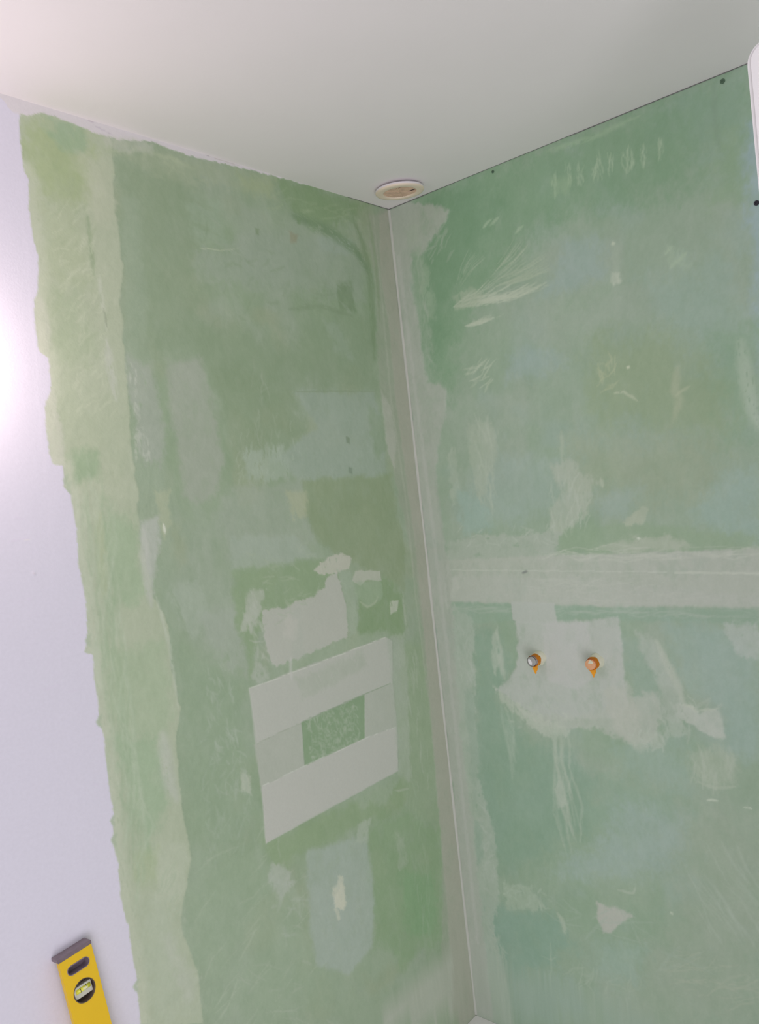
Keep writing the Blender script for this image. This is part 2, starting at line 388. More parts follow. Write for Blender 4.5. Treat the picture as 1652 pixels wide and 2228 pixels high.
# seam strip by the painted edge: old paler coat
strip = [(30,240),(95,246),(188,277),(240,300),(250,380),(248,420),(258,500),(270,600),(262,650),(268,720),(274,800),(283,930),(292,1000),(302,1080),(300,1130),(308,1180),(322,1240),(336,1300),(365,1360),(372,1440),(392,1540),(385,1600),(388,1680),(398,1770),(413,1830),(416,1870),(403,1950),(393,1995),(400,2040),(415,2080),(432,2120),(442,2228),(200,2228)]
L.poly(strip, (164,174,148), .88, .002, .006, .03, h=.0004)
L.poly([(60,270),(190,285),(190,420),(120,440),(60,400)], (148,166,116), .8, .02, .02, .05)
L.poly([(92,248),(190,280),(185,330),(140,330),(100,290)], (134,162,128), .75, .006, .012, .03, brk=.15)
L.poly([(95,262),(120,265),(125,290),(100,285)], (162,172,140), .6, .004, .006)
L.poly([(165,330),(235,345),(250,480),(200,500),(185,400)], (172,178,154), .6, .012, .015, .05)
L.poly([(110,640),(190,620),(200,760),(130,790)], (144,162,128), .5, .02, .03, .06)
L.poly([(70,440),(180,440),(190,600),(90,620)], (156,169,134), .6, .02, .03, .06, brk=.1, ang=-50, st=3)
L.stroke([(190,470),(200,560),(205,600)], .010, (120,144,104), .5, brk=.4)
L.stroke([(215,600),(222,660),(232,720)], .009, (182,187,172), .5, brk=.5)
L.stroke([(224,672),(234,712)], .004, (126,140,112), .6, brk=.3)
L.stroke([(230,740),(240,800),(252,870)], .018, (180,183,176), .5, brk=.5)
L.poly([(160,985),(215,980),(215,1045),(165,1050)], (134,160,124), .8, .008, .008, .02, brk=.2, ang=95, st=6)
L.poly([(225,1100),(300,1130),(320,1290),(290,1320),(240,1310),(225,1200)], (142,167,132), .75, .012, .015, .05, brk=.12, ang=97, st=7)
L.stroke([(215,1120),(225,1300)], .02, (156,170,128), .5, brk=.3)
L.stroke([(310,1150),(320,1260),(330,1320)], .020, (172,176,168), .7, brk=.25)
L.poly([(210,1400),(360,1400),(375,1560),(340,1600),(240,1600)], (148,170,136), .65, .012, .02, .05, brk=.1, ang=97, st=6)
L.poly([(245,1600),(345,1600),(360,1740),(330,1850),(290,1800)], (140,167,132), .8, .012, .02, .05, brk=.08, ang=97, st=6)
L.stroke([(355,1600),(368,1700),(385,1740)], .030, (170,176,164), .75, brk=.3)
L.poly([(295,1860),(345,1850),(340,1920),(300,1920)], (152,170,128), .6, .01, .01)
L.poly([(340,1830),(412,1840),(400,1960),(340,1960)], (172,181,160), .5, .008, .012)
L.scatter([(345,1900),(390,1990)], 20, .025, .003, 140, (152,170,142), .6, seed=33)
L.poly([(300,1960),(380,1980),(400,2100),(420,2200),(330,2228)], (166,178,158), .5, .02, .02)
L.poly([(355,2030),(425,2120),(432,2180),(400,2180)], (172,178,164), .6, .008, .012)
L.scatter([(110,420),(250,900)], 80, .03, .003, 135, (180,187,162), .5, spread=15, seed=21, brk=.3)
L.scatter([(70,300),(240,800)], 60, .03, .003, 130, (142,160,124), .35, spread=15, seed=22, brk=.3)
L.scatter([(150,1080),(330,1900)], 70, .12, .006, 96, (166,180,156), .45, spread=5, seed=23, brk=.4)
L.scatter([(170,1100),(330,1900)], 50, .12, .006, 96, (138,163,128), .35, spread=5, seed=24, brk=.4)
# seam edge line
L.stroke([(340,1300),(368,1400),(388,1540)], .008, (176,184,168), .55, brk=.35)
L.scatter([(430,430),(780,700)], 40, .05, .007, 10, (146,161,142), .4, spread=30, seed=401, brk=.45)
L.scatter([(430,500),(780,760)], 26, .05, .007, -30, (118,140,106), .35, spread=30, seed=402, brk=.45)
L.scatter([(560,400),(800,500)], 18, .05, .007, -15, (150,168,132), .4, spread=15, seed=403, brk=.45)
L.scatter([(500,900),(660,1040)], 40, .022, .004, 100, (160,174,158), .45, spread=18, seed=404, brk=.4)
L.scatter([(520,1210),(700,1330)], 40, .03, .004, 20, (156,169,146), .5, spread=25, seed=405, brk=.4)
L.scatter([(530,1290),(580,1440)], 24, .03, .006, 70, (166,173,160), .55, spread=30, seed=406, brk=.4)
L.scatter([(420,1560),(560,1850)], 60, .03, .005, 110, (150,166,148), .4, spread=30, seed=407, brk=.45)
L.scatter([(580,1850),(680,2000)], 20, .04, .007, 60, (160,170,158), .4, spread=40, seed=408, brk=.45)
L.scatter([(880,1700),(950,2050)], 24, .06, .007, 92, (146,165,140), .4, spread=10, seed=409, brk=.45)
L.scatter([(230,300),(420,380)], 20, .04, .008, -15, (160,172,142), .45, spread=20, seed=410, brk=.4)
# white paint: wall to the left and the cut-in band under the ceiling
WH = (190, 188.5, 203)
L.poly([(75,640),(100,655),(108,700),(110,800),(122,860),(142,980),(142,1012),(112,1010),(98,930),(95,860),(80,760),(74,700)], (178,181,166), .8, .003, .004, .02, brk=.25, h=.0003)
edge = [(60,225),(43,262),(45,310),(52,372),(62,392),(63,440),(72,520),(82,560),(84,600),(80,640),(74,655),(76,700),(84,765),(104,780),(110,850),(96,885),(100,930),(108,990),(113,1010),(138,1012),(140,1060),(154,1075),(158,1100),(164,1140),(172,1230),(186,1310),(190,1370),(188,1400),(183,1418),(200,1425),(205,1480),(213,1530),(214,1576),(222,1580),(228,1640),(240,1730),(247,1780),(246,1830),(257,1880),(262,1950),(275,2005),(281,2012),(283,2050),(294,2110),(300,2160),(306,2228)]
ez = [on_left(q) for q in edge]
L.stroke([(x+5, y) for x, y in edge[3:]], .030, (184,188,170), .45, brk=.3, taper=False)
L.poly([(ez[0][0], 2.5)] + [(a, b) for a, b in ez[1:]] + [(ez[-1][0], .3), (ez[-1][0], -.5), (3.5, -.5), (3.5, 2.5)], WH, 1, .0018, .0035, .02, h=.0004, px=False)
top = [(30,245),(60,252),(91,246),(125,256),(186,280),(220,294),(244,302),(288,306),(322,306),(380,328),(440,348),(474,353),(560,374),(620,389.5),(690,408),(730,418)]
tz = [on_left(q) for q in top]
L.poly([(1.2, 2.5)] + tz + [(tz[-1][0]-.01, 2.5)], (190,187,190), 1, .0018, .004, .012, px=False)
L.poly([(225,295),(300,303),(340,315),(330,335),(270,330),(235,318)], (176,178,168), .55, .004, .008, .02, brk=.2)
L.stroke([(190,262),(205,268)], .003, (150,140,150), .6, brk=.3)
L.stroke([(446,334),(456,338)], .005, (120,112,116), .85, brk=.1)
L.stroke([(205,274),(245,294)], .003, (170,165,174), .6, brk=.4)
L.stroke([(456,340),(520,360)], .002, (170,166,160), .6, brk=.4)
L.stroke([(72,1245),(76,1250)], .005, (190,186,194), .9, brk=0, h=.0015)
L.stroke([(50,1178),(70,1172)], .002, (199,196,202), .6, brk=0, h=.0006)
for (x0, y0, x1, y1) in [(30,1120),(0,0)] and [(30,1125,58,1130),(60,1305,70,1302),(95,1500,130,1488),(150,1505,172,1500),(20,1180,60,1170),(200,1708,214,1706)]:
    L.stroke([(x0,y0),(x1,y1)], .004, (190, 186, 196), .5, brk=.2, h=.0008)
for (x, y) in [(190,1398),(213,1575),(243,1790),(245,1832),(293,2150),(140,1050),(146,1066)]:
    L.stroke([(x+8,y-18),(x,y-4),(x+7,y+8)], .007, (158,172,148), .9, brk=.2)
L.H += 0.0004*fbm(L.X, L.Z, .12, 77, 3) + 0.00012*fbm(L.X, L.Z, .03, 78, 3, 90, 2)
strip_m = sstep(.72, .80, L.X)*(L.C[..., 1] > L.C[..., 2]+6)
L.H += strip_m*(.00030*fbm(L.X, L.Z, .011, 501, 3, 130, 2.5, .7)+.00025*fbm(L.X, L.Z, .010, 502, 3, 95, 4, .7)*(L.Z < 1.75))
L.H += .00014*fbm(L.X, L.Z, .012, 503, 3, 60, 1.5, .7)*(strip_m < .5)*(L.X < 1.0)
L.build('wall_left', lambda s, z, h: np.stack([h, -s, z], -1), M_wall, flip=False)

#__RIGHT__
Rw = Wall(on_right, axis((0, 1.06, .0026), (1.06, 2.8, .06)), axis((0, .30, .06), (.30, 2.4, .0026)), (136, 159, 136))
B = (142, 163, 156); OLR = (140, 155, 122)
Rw.tone((128, 156, 128), .7, .26, 101, -.1, .5)
Rw.tone((146, 161, 146), .6, .15, 102, 0, .6)
Rw.tone((140, 163, 156), .45, .13, 103, .1, .6)
Rw.tone((152, 167, 152), .2, .025, 104, 0, .6, 90, 4)
Rw.tone((124, 152, 126), .15, .02, 105, .1, .6, 90, 3)
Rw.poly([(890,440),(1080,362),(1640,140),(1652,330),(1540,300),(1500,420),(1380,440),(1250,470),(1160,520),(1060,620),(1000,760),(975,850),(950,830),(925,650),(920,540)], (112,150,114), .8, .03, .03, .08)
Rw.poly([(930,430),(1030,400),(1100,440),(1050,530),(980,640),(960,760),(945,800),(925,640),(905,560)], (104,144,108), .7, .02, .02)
Rw.poly([(1480,190),(1640,140),(1652,420),(1560,400),(1500,300)], (128,158,138), .6, .03, .03)
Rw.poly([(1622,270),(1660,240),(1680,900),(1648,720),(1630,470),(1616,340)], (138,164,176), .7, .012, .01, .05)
Rw.poly([(1560,290),(1610,300),(1615,420),(1560,440)], (126,157,120), .7, .02, .02)
Rw.poly([(1240,520),(1300,510),(1320,600),(1240,640),(1180,650)], (139,162,158), .65, .015, .02, .06)
Rw.poly([(1400,600),(1560,560),(1640,700),(1600,800),(1460,720)], (140,166,154), .6, .03, .03, .08)
Rw.poly([(1110,770),(1160,750),(1230,780),(1200,810),(1110,830)], (140,163,160), .6, .015, .02)
Rw.poly([(1150,690),(1290,650),(1420,620),(1420,700),(1280,740),(1180,760)], (146,163,146), .6, .03, .03, .08)
Rw.poly([(1290,740),(1440,730),(1600,820),(1600,960),(1440,930),(1300,900),(1280,820)], (134,156,120), .8, .03, .03, .08)
Rw.poly([(1240,950),(1560,960),(1560,1080),(1250,1090)], (144,159,132), .7, .03, .03, .08)
Rw.poly([(1560,720),(1652,700),(1652,960),(1590,960)], (122,156,124), .65, .03, .02, .06)
Rw.poly([(1080,1000),(1230,980),(1240,1100),(1100,1140),(990,1130),(990,1080)], (144,165,156), .6, .02, .02, .06)
Rw.poly([(990,1060),(1040,1080),(1080,1150),(1010,1160)], (140,168,158), .7, .01, .015)
Rw.poly([(1290,1080),(1400,1060),(1360,1130),(1300,1120)], (142,164,156), .6, .015, .02)
Rw.poly([(1560,1040),(1652,1010),(1652,1180),(1540,1150),(1500,1100)], (140,167,158), .7, .02, .02, .06)
Rw.poly([(1220,1150),(1340,1140),(1470,1150),(1652,1160),(1652,1196),(1400,1205),(1220,1205)], (132,158,126), .75, .008, .015, .04)
Rw.poly([(975,1310),(1118,1312),(1118,1352),(1010,1360),(980,1350)], (132,160,138), .8, .003, .006, .02)
Rw.poly([(1205,1318),(1652,1322),(1652,1362),(1300,1345),(1212,1352)], (130,159,138), .8, .003, .008, .03)
Rw.poly([(1020,1370),(1085,1380),(1110,1450),(1080,1520),(1140,1600),(1250,1640),(1300,1700),(1280,1820),(1080,1900),(1040,1700),(1030,1500)], (122,154,132), .8, .02, .02, .06)
Rw.poly([(1300,1690),(1500,1740),(1520,1800),(1400,1780),(1280,1800)], (128,158,136), .7, .02, .02)
Rw.poly([(1350,1390),(1420,1400),(1440,1480),(1420,1560),(1380,1500)], (134,160,142), .8, .01, .015)
Rw.poly([(1450,1350),(1580,1370),(1652,1450),(1652,1660),(1590,1640),(1570,1540),(1480,1490)], (140,166,156), .65, .015, .02, .06)
Rw.poly([(1340,1620),(1500,1590),(1500,1720),(1420,1700),(1350,1680)], (138,165,152), .6, .02, .02)
Rw.poly([(1350,1740),(1500,1780),(1510,1850),(1350,1930),(1200,1900),(1330,1820)], (144,166,160), .7, .02, .025, .06)
Rw.poly([(1500,1780),(1652,1760),(1652,2228),(1380,2228),(1350,2130),(1480,2000)], (144,161,140), .7, .04, .03, .1)
Rw.poly([(1290,1900),(1420,1910),(1420,1970),(1300,1990)], (138,160,136), .7, .02, .02)
Rw.poly([(1050,1960),(1200,1990),(1250,2060),(1180,2110),(1110,2130),(1060,2050)], (122,156,138), .8, .02, .02, .06)
Rw.poly([(1115,2130),(1240,2120),(1300,2228),(1120,2228)], (140,163,153), .6, .02, .02)
Rw.poly([(1300,2040),(1400,2060),(1380,2140),(1300,2120)], (142,168,158), .5, .02, .02)
# faint board joint near the top right
Rw.stroke([(1553,185),(1556,260),(1566,330)], .012, (118,146,122), .5, brk=.2)
# white smears and strokes
LT = (172, 183, 162)
Rw.fan((985,668), [(1050,600),(1090,612),(1180,612),(1185,628)], 36, .0032, LT, .7, seed=1, bend=-.07)
Rw.fan((1000,668), [(1178,606),(1182,630)], 14, .0045, LT, .6, seed=2, start=.1, bend=-.09)
Rw.fan((1005,712), [(1080,676),(1100,690)], 14, .004, LT, .65, seed=3, bend=-.06)
Rw.fan((1040,640), [(1110,520),(1180,560),(1190,590)], 40, .003, (156,172,148), .6, seed=4, start=.25, bend=-.04)
Rw.fan((985,640), [(1020,540),(1060,560)], 14, .003, (150,170,144), .45, seed=5, start=.2)
Rw.poly([(985,640),(1030,625),(1060,640),(1030,668),(990,675)], (158,172,148), .6, .004, .008, brk=.3)
Rw.scatter([(1015,790),(1070,840)], 16, .04, .005, 25, LT, .6, seed=41)
Rw.stroke([(1340,530),(1342,600)], .018, (150,168,148), .5, brk=.2)
Rw.poly([(1331,594),(1348,592),(1352,612),(1338,620),(1330,612)], (176,186,168), .8, .003, .004, h=.0005)
Rw.stroke([(1334,528),(1336,534)], .008, (180,190,168), .8, brk=0)
for k_, (x, y) in enumerate([(1235,378),(1262,378),(1296,372),(1306,362),(1328,362),(1362,352),(1372,348),(1404,340),(1432,326),(1205,400)]):
    Rw.scatter([(x-9,y-18),(x+9,y+18)], 7, .028, .004, 88, (158,180,150), .55, spread=10, seed=200+k_, brk=.42)
Rw.stroke([(1190,330),(1290,300),(1390,252)], .012, (150,178,142), .45, brk=.4)
Rw.poly([(1200,390),(1250,385),(1240,420),(1205,425)], (140,170,132), .5, .006, .01, brk=.3)
for x, y in [(1077,482),(1060,487),(1130,500),(1455,545),(1485,560),(1467,575)]:
    Rw.stroke([(x-8,y+8),(x,y-2),(x+9,y-10)], .008, (160,182,152), .55, brk=.2)
Rw.poly([(1450,540),(1500,545),(1498,580),(1455,575)], (150,174,148), .5, .006, .01, brk=.35)
Rw.poly([(1020,920),(1075,915),(1085,980),(1060,1060),(1045,1100),(1020,1000)], (160,172,154), .65, .008, .012, brk=.4, ang=95, st=6)
Rw.poly([(1200,1010),(1240,1000),(1300,1050),(1285,1090),(1270,1130),(1220,1160),(1190,1160),(1195,1110),(1220,1080)], (162,172,156), .75, .006, .012, brk=.3, ang=85, st=5)
Rw.stroke([(1222,940),(1224,1000)], .010, (164,176,156), .5, brk=.35)
Rw.stroke([(1308,1042),(1312,1060)], .010, (172,181,162), .7, brk=.1)
Rw.scatter([(1300,770),(1345,840)], 16, .03, .005, 60, (160,172,136), .6, spread=60, seed=43)
Rw.stroke([(1338,855),(1358,852),(1388,872)], .006, (172,182,156), .7, brk=.2)
Rw.stroke([(1366,798),(1370,800)], .007, (196,200,176), .8, brk=0)
Rw.stroke([(1475,800),(1468,850),(1478,870),(1466,915)], .018, (162,172,142), .55, brk=.3)
Rw.stroke([(1470,860),(1500,840)], .008, (166,176,146), .6, brk=.3)
Rw.stroke([(1612,745),(1625,830),(1640,900),(1652,930)], .030, (162,180,160), .65, brk=.3)
Rw.poly([(1355,1130),(1400,1100),(1415,1110),(1400,1140),(1360,1145)], (164,174,152), .75, .003, .010, brk=.35)
Rw.poly([(1380,1170),(1450,1165),(1500,1185),(1480,1200),(1350,1200),(1290,1195)], (166,174,158), .7, .006, .010, brk=.25, ang=0, st=5)
Rw.stroke([(1388,1171),(1394,1172)], .006, (200,204,194), .8, brk=0)
# ragged compound above the tape on the left
Rw.poly([(985,1178),(1060,1165),(1140,1165),(1220,1155),(1215,1175),(1205,1218),(975,1220),(975,1190)], (160,170,158), .75, .004, .010, .02, brk=.3, ang=0, st=3)
# horizontal joint tape
Rw.poly([(955,1219),(1050,1215),(1200,1208),(1400,1203),(1700,1190),(1700,1323),(1300,1319),(1200,1317),(1100,1312),(960,1308)], (164,171,160), .95, .0025, .003, .03, h=.0007)
Rw.poly([(960,1250),(1300,1260),(1652,1300),(1652,1322),(1300,1319),(960,1308)], (166,172,164), .5, .006, .008)
Rw.scatter([(1220,1200),(1652,1212)], 30, .10, .004, 0, (176,182,170), .5, spread=3, seed=51)
Rw.scatter([(990,1320),(1640,1345)], 60, .06, .004, 0, (154,170,156), .5, spread=4, seed=52)
Rw.stroke([(975,1240),(1300,1243),(1450,1245)], .003, (178,184,174), .6, brk=.3, taper=False)
Rw.stroke([(1470,1246),(1700,1248)], .005, (180,186,174), .7, brk=.3, taper=False, h=.0006)
Rw.scatter([(1180,1255),(1480,1312)], 40, .10, .003, 2, (172,178,168), .4, spread=3, seed=53)
Rw.poly([(962,1255),(1000,1258),(1000,1285),(965,1290)], (174,178,170), .6, .004, .006)
Rw.stroke([(1136,1247),(1148,1243)], .006, (116,122,118), .85, brk=.05)
# compound around the pipes
Rw.poly([(1112,1308),(1206,1312),(1214,1356),(1200,1360),(1130,1356),(1116,1350)], (166,173,166), .95, .002, .003, .02, h=.0005)
Rw.poly([(1122,1352),(1230,1354),(1345,1342),(1352,1370),(1358,1470),(1368,1532),(1350,1560),(1180,1570),(1140,1540),(1080,1502),(1112,1470),(1125,1450),(1124,1390)], (166,173,166), .95, .003, .005, .02, h=.0008)
Rw.poly([(1180,1355),(1280,1352),(1290,1480),(1250,1500),(1190,1480)], (171,175,171), .7, .004, .004, .02, h=.0008)
Rw.poly([(1080,1500),(1140,1545),(1250,1560),(1360,1530),(1430,1500),(1440,1560),(1432,1600),(1380,1622),(1330,1600),(1290,1580),(1240,1592),(1180,1580),(1120,1545)], (164,172,161), .85, .005, .012, .025, brk=.15, h=.0006)
Rw.poly([(1075,1495),(1120,1525),(1180,1560),(1240,1585),(1235,1605),(1180,1600),(1130,1560),(1090,1525)], (176,183,170), .6, .004, .012, .015, brk=.4)
Rw.poly([(1315,1500),(1370,1490),(1400,1580),(1380,1620),(1330,1590)], (168,173,162), .7, .006, .010, .02)
Rw.poly([(1360,1600),(1440,1590),(1445,1625),(1390,1640)], (166,176,162), .6, .006, .010, brk=.35)
Rw.poly([(1380,1370),(1420,1390),(1450,1430),(1478,1510),(1480,1570),(1440,1562),(1434,1490),(1400,1430)], (162,173,162), .8, .006, .008, .02, brk=.2)
Rw.stroke([(1428,1395),(1450,1440),(1475,1490),(1490,1540)], .018, (174,181,168), .65, brk=.3)
Rw.poly([(1470,1532),(1508,1535),(1520,1552),(1562,1543),(1570,1560),(1580,1607),(1545,1602),(1515,1580),(1470,1560)], (170,178,168), .9, .0025, .006, .015, brk=.1, h=.0007)
Rw.stroke([(1475,1534),(1506,1536),(1515,1548),(1562,1542)], .008, (178,185,170), .6, brk=.4)
Rw.poly([(1440,1560),(1480,1560),(1500,1600),(1450,1610)], (160,174,160), .7, .004, .010, brk=.4)
Rw.poly([(1500,1640),(1570,1620),(1600,1640),(1595,1700),(1560,1715),(1510,1690)], (158,172,152), .75, .010, .012, .03, brk=.25, ang=90, st=5)
Rw.stroke([(1520,1702),(1560,1715),(1600,1712)], .008, (164,176,158), .6, brk=.3)
Rw.poly([(1575,1360),(1652,1352),(1652,1440),(1620,1430),(1590,1400)], (164,175,168), .8, .005, .012, .02, brk=.3, h=.0004)
Rw.scatter([(1200,1600),(1255,1800)], 22, .14, .008, 92, (158,173,156), .55, spread=4, seed=61, brk=.35)
Rw.poly([(1205,1700),(1222,1700),(1230,1750),(1215,1760)], (170,180,166), .6, .004, .006, brk=.3)
Rw.scatter([(1095,1560),(1130,1700)], 10, .15, .008, 95, (150,170,152), .5, spread=4, seed=62)
Rw.scatter([(1080,1380),(1096,1460)], 14, .05, .010, 95, (162,175,160), .6, spread=6, seed=63)
Rw.poly([(1070,1385),(1082,1370),(1086,1440),(1078,1468),(1070,1440)], (166,177,162), .7, .003, .006, brk=.25)
Rw.stroke([(1540,1742),(1550,1741),(1562,1743)], .005, (186,194,178), .7, brk=.3)
Rw.stroke([(1618,1757),(1628,1757),(1638,1761)], .005, (188,196,180), .7, brk=.3)
Rw.poly([(1299,1962),(1325,1972),(1360,1978),(1380,1995),(1345,2010),(1330,2028),(1312,2030),(1302,2000)], (170,171,164), .85, .003, .006, .015, brk=.1, h=.0005)
Rw.stroke([(1345,1936),(1378,1944),(1384,1930)], .006, (164,176,160), .6, brk=.2)
Rw.stroke([(1214,1988),(1222,2000),(1230,2030)], .014, (164,176,158), .7, brk=.25)
Rw.stroke([(1460,1985),(1464,1990)], .006, (184,192,174), .7, brk=0)
Rw.scatter([(1460,2060),(1640,2200)], 34, .06, .004, 20, (160,170,150), .45, spread=20, seed=71)
Rw.scatter([(1180,2060),(1400,2200)], 22, .06, .005, 60, (156,172,154), .45, spread=40, seed=72)
Rw.scatter([(1200,1950),(1500,2100)], 14, .10, .006, 10, (152,170,156), .35, spread=30, seed=73)
Rw.scatter([(1500,1850),(1652,2050)], 20, .10, .006, 120, (156,172,156), .4, spread=10, seed=74)
Rw.poly([(1090,1915),(1150,1930),(1190,1975),(1170,1985),(1100,1975)], (154,172,152), .75, .004, .012, .015, brk=.45)
# corner tape, right leaf, with ragged outer coat
Rw.poly([(985,1315),(1030,1350),(1035,1500),(1030,1480),(1045,1700),(1060,1760),(1075,1800),(1082,1880),(1086,1960),(1075,2010),(1090,2090),(1108,2140),(1118,2228),(1030,2228),(1000,1800)], (158,171,158), .8, .004, .012, .02, brk=.22, ang=92, st=3, h=.0004)
Rw.poly([(990,1320),(1018,1320),(1022,1420),(1000,1430)], (148,166,150), .6, .004, .008)
Rw.poly([(1012,1500),(1030,1500),(1045,1640),(1035,1760),(1020,1640)], (132,158,140), .5, .006, .010, brk=.2)
Rw.poly([(1031,1785),(1048,1790),(1052,1870),(1040,1890)], (132,158,140), .75, .004, .006, brk=.1)
Rw.poly([(845,455),(880,440),(930,442),(985,460),(960,490),(942,520),(918,552),(900,560),(893,590),(900,640),(912,700),(920,780),(930,835),(958,836),(972,850),(970,905),(955,960),(950,1050),(960,1120),(968,1180),(985,1240),(985,1310),(992,1450),(1008,1640),(1030,1800),(1045,1950),(1056,2080),(1075,2228),(1040,2228),(1037,2210),(950,1400),(885,820)], (158,165,155), .9, .0045, .009, .025, h=.0008)
Rw.poly([(897,545),(915,540),(925,600),(930,680),(935,700),(925,710),(905,640)], (126,156,126), .6, .004, .010, brk=.25)
Rw.poly([(915,560),(935,590),(945,660),(948,700),(930,690),(918,640)], (148,170,144), .55, .006, .010, brk=.35)
Rw.poly([(975,1000),(985,960),(995,1000),(1000,1060),(985,1100)], (160,173,156), .6, .004, .010, brk=.35)
Rw.stroke([(868,560),(900,820),(940,1130),(972,1400),(1010,1760),(1040,2050)], .012, (168,172,166), .5, brk=.3, taper=False)
Rw.stroke([(880,560),(918,820),(960,1130),(985,1400)], .010, (150,160,148), .4, brk=.35, taper=False)
Rw.poly([(880,500),(905,490),(915,520),(890,540)], (150,166,146), .5, .006, .008, brk=.3)
Rw.scatter([(925,470),(985,560)], 16, .03, .007, 50, (150,166,148), .5, spread=20, seed=421, brk=.4)
Rw.scatter([(900,540),(945,800)], 30, .04, .006, 95, (148,165,146), .45, spread=12, seed=422, brk=.4)
Rw.scatter([(1030,920),(1085,1120)], 26, .06, .005, 95, (164,176,160), .5, spread=8, seed=423, brk=.4)
Rw.scatter([(1190,1040),(1290,1150)], 26, .05, .005, 80, (168,178,164), .5, spread=15, seed=424, brk=.4)
Rw.scatter([(1000,1150),(1220,1180)], 26, .03, .005, 20, (168,178,166), .5, spread=40, seed=425, brk=.4)
Rw.scatter([(1090,1500),(1250,1600)], 40, .02, .005, -30, (172,181,168), .5, spread=40, seed=426, brk=.4)
Rw.scatter([(1370,1580),(1450,1640)], 24, .02, .005, 30, (170,180,168), .5, spread=50, seed=427, brk=.4)
Rw.scatter([(1430,1520),(1580,1610)], 30, .03, .005, 80, (168,178,166), .45, spread=40, seed=428, brk=.4)
Rw.scatter([(1505,1640),(1600,1710)], 22, .05, .006, 90, (164,176,160), .45, spread=8, seed=429, brk=.4)
Rw.scatter([(1035,1750),(1085,1960)], 36, .025, .006, 90, (166,176,166), .5, spread=40, seed=430, brk=.4)
Rw.scatter([(1065,2020),(1115,2228)], 30, .03, .006, 110, (164,174,160), .5, spread=30, seed=431, brk=.4)
Rw.scatter([(990,1340),(1035,1500)], 30, .03, .006, 92, (164,174,164), .45, spread=15, seed=432, brk=.4)
Rw.scatter([(1090,1910),(1200,1985)], 26, .02, .005, 40, (162,178,162), .5, spread=50, seed=433, brk=.4)
Rw.scatter([(960,1200),(1000,1320)], 10, .03, .008, 90, (168,173,166), .4, spread=10, seed=434, brk=.4)
Rw.stroke([(1200,380),(1652,150)], .001, (120,150,120), .0)
Rw.H += 0.0004*fbm(Rw.X, Rw.Z, .12, 87, 3) + 0.00012*fbm(Rw.X, Rw.Z, .03, 88, 3, 90, 2)
Rw.H += .00014*fbm(Rw.X, Rw.Z, .012, 504, 3, 60, 1.5, .7)
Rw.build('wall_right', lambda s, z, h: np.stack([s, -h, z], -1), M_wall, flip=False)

#__SHELL__
bm = bmesh.new(); box(bm, (-.12, -2.8, 2.4), (2.8, .12, 2.52))
o = obj('ceiling', bm, M_ceil); o['kind'] = 'structure'
bm = bmesh.new(); box(bm, (-.12, -2.8, -.1), (2.8, .12, 0))
o = obj('floor', bm, mat('floor_screed', alb((150, 146, 140)), rough=.8, noise=.08, nscale=12)); o['kind'] = 'structure'

# thin open shadow joint where board meets ceiling on the right wall
M_gap = mat('open_joint', (0.22, 0.23, 0.22), rough=.9, noise=.3, nscale=60)
bm = bmesh.new()
rg = np.random.default_rng(5)
n = 160; prev = None
for i in range(n+1):
    x = .002 + 1.04*i/n
    t = .0018 if x < .12 else (.0002+.0009*max(0, math.sin(x*9+1))+.0005*rg.random())
    if x > .55: t = .0011+.0006*rg.random()
    a = bm.verts.new((x, -.0015, 2.3998)); b = bm.verts.new((x, -.0018, 2.3998-t)); c = bm.verts.new((x, -.0002, 2.3998-t))
    if prev:
        bm.faces.new((prev[0], a, b, prev[1])); bm.faces.new((prev[1], b, c, prev[2]))
    prev = (a, b, c)
o = obj('trim_1', bm, M_gap); o['kind'] = 'structure'
# same joint for the first hand's breadth of the left wall
bm = bmesh.new(); prev = None
for i in range(40):
    y = -.002-.17*i/39
    t = .0016*(.4+.6*rg.random())*(1-i/48)
    a = bm.verts.new((.0016, y, 2.3998)); b = bm.verts.new((.0018, y, 2.3998-t)); c = bm.verts.new((.0002, y, 2.3998-t))
    if prev:
        bm.faces.new((prev[0], a, b, prev[1])); bm.faces.new((prev[1], b, c, prev[2]))
    prev = (a, b, c)
o = obj('trim_2', bm, M_gap); o['kind'] = 'structure'
# rounded compound fillet running down the internal corner
bm = bmesh.new(); prev = None
for i in range(121):
    z = 2.397 - (2.397-.102)*i/120
    r = .0046 + .0005*math.sin(i*.37)+.0004*rg.random()
    ring = []
    for k in range(7):
        a = math.pi/2*k/6
        ring.append(bm.verts.new((r*(1-math.sin(a))*1.0 + .0009, -r*(1-math.cos(a)) - .0009, z)))
    if prev:
        for k in range(6): bm.faces.new((prev[k], prev[k+1], ring[k+1], ring[k]))
    prev = ring
o = obj('trim_3', bm, mat('corner_bead', alb((161, 165, 157)), rough=.85, noise=.04, nscale=40), smooth=True); o['kind'] = 'structure'

#__VENT__
V = Matrix.Translation((.120, -.100, 2.3972)) @ Matrix.Rotation(math.radians(2.8), 4, Vector((1, 1, 0)).normalized()) @ Matrix.Rotation(math.pi, 4, 'X')
vent = empty('extractor_vent', V, 'round yellowed white extractor vent on the ceiling above the wall corner', 'vent')
M_vent = mat('aged_white_plastic', alb((232, 222, 212)), rough=.4)
nt = M_vent.node_tree; N = nt.nodes; Lk = nt.links
tc = N.new('ShaderNodeTexCoord'); nz = N.new('ShaderNodeTexNoise'); nz.inputs['Scale'].default_value = 14
Lk.new(tc.outputs['Object'], nz.inputs['Vector'])
sep = N.new('ShaderNodeSeparateXYZ'); Lk.new(tc.outputs['Object'], sep.inputs[0])
ad = N.new('ShaderNodeMath'); ad.operation = 'MULTIPLY_ADD'; ad.inputs[1].default_value = .7
Lk.new(nz.outputs[0], ad.inputs[0])
